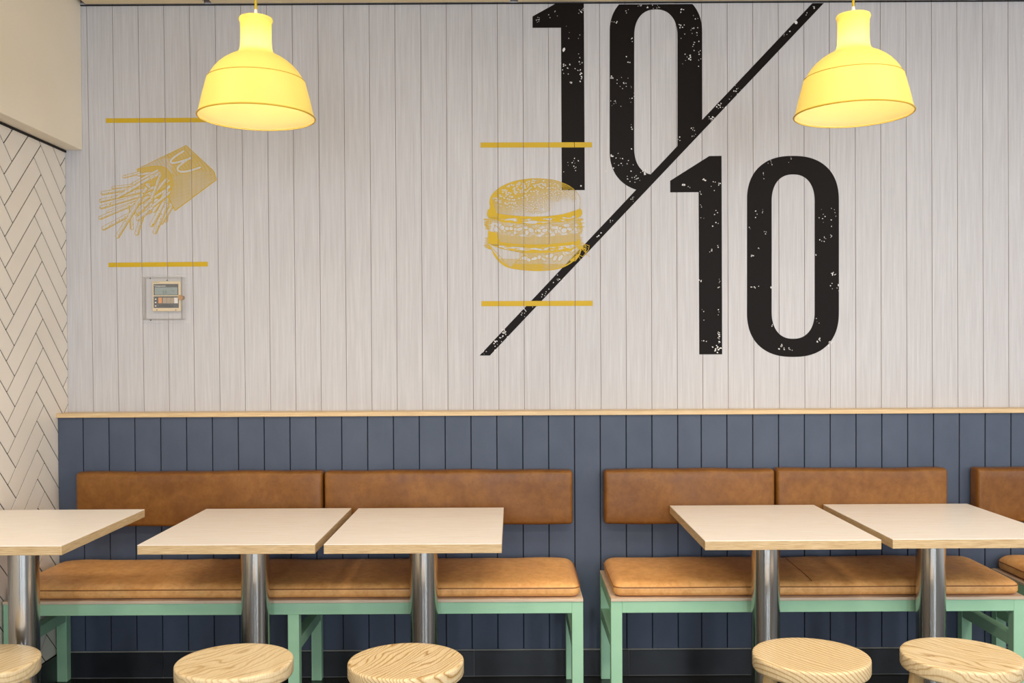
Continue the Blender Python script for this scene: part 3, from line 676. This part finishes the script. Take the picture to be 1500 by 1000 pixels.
def draw_fries():
    c = Canvas(80, 70, 1180, 950, 2.1); on = c.on; rnd = random.Random(8)
    lip = curve([(440, 300), (520, 283), (620, 270), (700, 285), (750, 340), (770, 410), (762, 470), (738, 550), (752, 600), (790, 678)])
    inside = c.poly(lip[:-8]+[(700, 590), (600, 560), (520, 420), (445, 340)])
    on |= inside & c.hatch(55, 9, .75)
    rods = [((470, 330), (315, 370), 26), ((560, 400), (345, 460), 30), ((480, 440), (215, 468), 26), ((520, 450), (115, 520), 34), ((560, 480), (100, 590), 32), ((540, 520), (105, 650), 32), ((540, 560), (170, 690), 26),
            ((470, 590), (95, 748), 32), ((470, 660), (125, 845), 36), ((620, 330), (445, 350), 28), ((640, 310), (400, 440), 34), ((650, 330), (330, 500), 32), ((660, 330), (450, 470), 30), ((560, 380), (255, 560), 34),
            ((385, 640), (395, 850), 30), ((520, 560), (520, 700), 34), ((600, 470), (555, 705), 32), ((500, 690), (435, 900), 36), ((720, 560), (705, 780), 34), ((690, 600), (570, 820), 38),
            ((740, 470), (600, 560), 30), ((700, 440), (420, 640), 34), ((740, 400), (480, 520), 32), ((720, 380), (620, 500), 30), ((760, 640), (660, 800), 30), ((560, 430), (400, 660), 34), ((480, 560), (255, 925), 38),
            ((650, 600), (440, 760), 38), ((590, 560), (430, 720), 34), ((660, 340), (575, 570), 30), ((745, 450), (590, 690), 34), ((760, 500), (580, 640), 30), ((720, 610), (600, 885), 40), ((520, 430), (560, 470), 30)]
    for (a, b, w) in rods:
        a = np.array(a, float); b = np.array(b, float); d = (b-a)/np.hypot(*(b-a)); n = np.array([-d[1], d[0]])
        if n[1] < 0: n = -n
        q = [a-n*w/2, b-n*w/2-d*4, b+n*w*.1+d*6, b+n*w/2-d*8, a+n*w/2]
        q = [tuple(p) for p in q]; m = c.poly(q); on[m] = False
        lo = [tuple(a+n*w*.08), tuple(b+n*w*.08), tuple(b+n*w/2), tuple(a+n*w/2)]
        on |= c.poly(lo) & c.hatch(math.degrees(math.atan2(n[1], n[0])), 5.5, .42)
        on |= m & (c.noise(9, 7, int(w)) > .84)
        on |= c.line(q, 3.6, True) | c.line([q[0], q[1]], 3) | c.line([q[4], q[3]], 6)
    # carton
    box = lip+[(790, 678), (1168, 395), (1150, 330), (1128, 300), (892, 80), (470, 285)]
    m = c.poly(box)
    fold = curve([(770, 370), (900, 330), (1030, 315), (1150, 330)])
    up = m & c.poly([(440, 300)]+[(470, 285), (892, 80), (1128, 300), (1150, 330)]+list(reversed(fold))+[(760, 400), (700, 285), (620, 270), (520, 283)])
    on[m] = c.hatch(33, 6.5, .52+.15*(c.noise(90, 90, 2)-.5))[m]
    on[up] = c.hatch(48, 6.0, .66+.1*(c.noise(90, 60, 5)-.5)-.28*((c.U < 760) & (c.V > 200)))[up]
    on |= c.line(box, 5, True) | c.line([(790, 678), (1168, 395)], 8) | c.line(lip, 6) | c.line([(1128, 300), (1150, 330), (1168, 395)], 8)
    arch = [curve([(868, 132), (800, 175), (755, 215), (752, 236), (785, 240), (850, 225), (905, 208), (932, 196)]), curve([(905, 208), (850, 250), (815, 285), (820, 312), (860, 322), (930, 310), (1020, 282)])]
    for A in arch: on |= c.line(A, 30) & m
    for A in arch: on &= ~c.line(A, 19)
    return c, on
# worn flecks where the black has flaked off: (x, y, spread x, spread y, count, size)
fl = [(787, 31, 4, 5, 8, 1.0), (851, 16, 4, 5, 7, 1.2), (826, 73, 1, 1, 1, 3.2), (829, 98, 6, 9, 9, 1.2), (850, 95, 5, 14, 10, 1.0), (836, 121, 2, 1, 3, 2.0), (851, 114, 4, 6, 7, 1.3), (835, 55, 14, 12, 5, .8), (840, 243, 12, 14, 12, .9), (815, 20, 12, 6, 5, .8), (851, 272, 1, 1, 1, 1.2),
      (938, 8, 7, 5, 10, 1.3), (957, 10, 16, 3, 10, .8), (999, 14, 4, 3, 4, 1.4), (998, 37, 3, 5, 6, 1.4), (1017, 52, 5, 22, 16, 1.0), (1009, 84, 5, 6, 5, 1.4), (1024, 80, 3, 16, 8, 1.0), (903, 33, 5, 3, 4, 1.0), (919, 16, 3, 3, 3, .8), (925, 58, 1, 3, 3, 1.2), (918, 85, 4, 6, 4, 1.2), (897, 113, 4, 4, 7, 1.2), (911, 120, 7, 8, 10, 1.0), (926, 135, 3, 12, 7, .9), (902, 150, 8, 6, 8, .7), (925, 190, 1, 28, 4, 1.0),
      (896, 229, 2, 4, 4, 1.3), (925, 218, 1, 1, 1, 1.2), (912, 245, 13, 14, 14, 1.0), (930, 262, 10, 10, 14, 1.0), (944, 252, 2, 3, 4, 1.6), (1014, 188, 4, 6, 5, 1.4), (995, 205, 3, 3, 5, .9), (1003, 78, 6, 30, 5, .8),
      (1192, 11, 3, 2, 3, 1.2), (1181, 21, 2, 3, 3, .9), (1166, 33, 1, 1, 1, 2.6), (1157, 46, 1, 1, 1, 1.3), (1150, 50, 3, 3, 4, .8), (1080, 130, 5, 6, 8, .9), (1054, 155, 5, 5, 11, 1.3), (1041, 172, 4, 4, 10, 1.3), (1072, 140, 8, 8, 6, .7), (1019, 199, 6, 5, 5, .8), (926, 291, 3, 4, 5, .9), (894, 325, 3, 3, 4, .9), (878, 344, 3, 3, 4, 1.2), (820, 405, 9, 10, 7, 1.0), (817, 409, 1, 1, 2, 1.8), (797, 428, 6, 6, 7, .9), (768, 458, 10, 10, 10, .9), (740, 488, 5, 5, 18, 1.3), (728, 501, 7, 7, 14, 1.2), (710, 516, 4, 3, 5, .9),
      (1002, 271, 2, 1.5, 4, 1.8), (1010, 275, 2, 2, 3, .8), (1034, 264, 4, 2, 5, 1.4), (1053, 270, 2, 3, 4, 1.0), (1026, 283, 1.5, 3, 3, 1.0), (1044, 270, 4, 6, 4, .8), (1029, 300, 3, 14, 6, .8), (1048, 325, 6, 18, 6, .9), (1042, 367, 1.5, 3, 4, 1.3), (1053, 358, 2, 8, 3, 1.0), (1025, 411, 2, 2, 3, 1.0), (1053, 412, 2, 8, 5, .9), (1031, 462, 3, 10, 4, .9), (1053, 460, 2, 6, 3, 1.0), (1053, 492, 1.2, 11, 12, 1.3), (1048, 511, 6, 5, 12, 1.3), (1030, 498, 4, 6, 3, .9),
      (1130, 238, 4, 6, 5, .8), (1118, 256, 6, 6, 4, .8), (1112, 312, 6, 5, 6, 1.0), (1121, 341, 3, 3, 3, .9), (1112, 363, 2, 2, 2, 1.1), (1102, 375, 3, 2, 5, 1.3), (1097, 335, 2, 2, 2, .9), (1103, 420, 6, 1.5, 5, 1.2), (1130, 421, 2, 1, 3, 1.1), (1212, 320, 8, 12, 8, .9), (1222, 312, 3, 8, 4, .9), (1206, 350, 6, 5, 6, 1.1), (1217, 346, 3, 3, 3, 1.0), (1197, 373, 2, 2, 2, 1.2), (1222, 402, 3, 4, 7, 1.2), (1227, 418, 1.5, 10, 5, 1.1), (1217, 418, 3, 4, 3, 1.0), (1195, 468, 4, 8, 3, .8), (1146, 508, 3, 5, 7, 1.7), (1158, 512, 3, 3, 4, 1.4), (1131, 476, 1, 2, 3, 1.1), (1200, 498, 3, 3, 5, 1.5), (1214, 502, 5, 5, 6, 1.2), (1160, 235, 12, 4, 3, .7)]
def in_poly(x, y, P):
    c = False
    for i in range(len(P)):
        (x0, y0), (x1, y1) = P[i], P[i-1]
        if (y0 > y) != (y1 > y) and x < (x1-x0)*(y-y0)/(y1-y0)+x0: c = not c
    return c
rnd = random.Random(4); bm = bmesh.new()
for (x, y, sx, sy, n, sz) in fl:
    for k in range(n):
        cx, cy = (x, y) if n == 1 else (x+rnd.gauss(0, sx*.6), y+rnd.gauss(0, sy*.6)); r = sz*rnd.uniform(.45, 1.15) if n > 1 else sz
        if cy-r < 6: continue
        n_ = rnd.choice((5, 6, 7, 8)); el = rnd.uniform(.6, 1.0); th = rnd.uniform(0, PI); px = []
        for j in range(n_):
            t = 2*PI*j/n_; q = r*rnd.uniform(.7, 1.15); a, b = q*math.cos(t), q*el*math.sin(t); px.append((cx+a*math.cos(th)-b*math.sin(th), cy+a*math.sin(th)+b*math.cos(th)))
        W3 = onwall([p[0] for p in px], [p[1] for p in px], DP+.0003)-np.array(og)
        bm.faces.new([bm.verts.new(w) for w in W3])
tag(obj('worn_flecks', bm, M['fleck'], mural), kind='stuff')

# burger and its two bars
og2 = P3(785, 328); bp = empty('burger_print', og2, 'yellow engraving style layered sesame burger between two bars, printed over the slash', 'wall print')
c, on = draw_burger(); tag(print_canvas('burger_drawing', c, on, 680, 240, 5.557, M['yellow_ink'], bp, og2, DP+.0007), kind='stuff')
poly_obj('bar', [(704, 208.6), (867.2, 208.2), (867.2, 215.8), (704, 216.1)], M['yellow_ink'], bp, og2, DP+.0007, True)
poly_obj('bar', [(705.2, 440.9), (868.2, 440.3), (868.2, 447.8), (705.2, 448.4)], M['yellow_ink'], bp, og2, DP+.0007, True)
# fries and their two bars
og3 = P3(230, 282); fp = empty('fries_print', og3, 'yellow engraving style fries spilling from a carton with a double arch emblem, between two bars', 'wall print')
c, on = draw_fries(); tag(print_canvas('fries_drawing', c, on, 130, 200, 6.25, M['yellow_ink'], fp, og3, DP), kind='stuff')
poly_obj('bar', [(155, 173.2), (312, 172.2), (312, 179), (155, 180)], M['yellow_ink'], fp, og3, DP, True)
poly_obj('bar', [(158.9, 384.6), (304.3, 383.2), (304.3, 390.2), (158.9, 391.2)], M['yellow_ink'], fp, og3, DP, True)
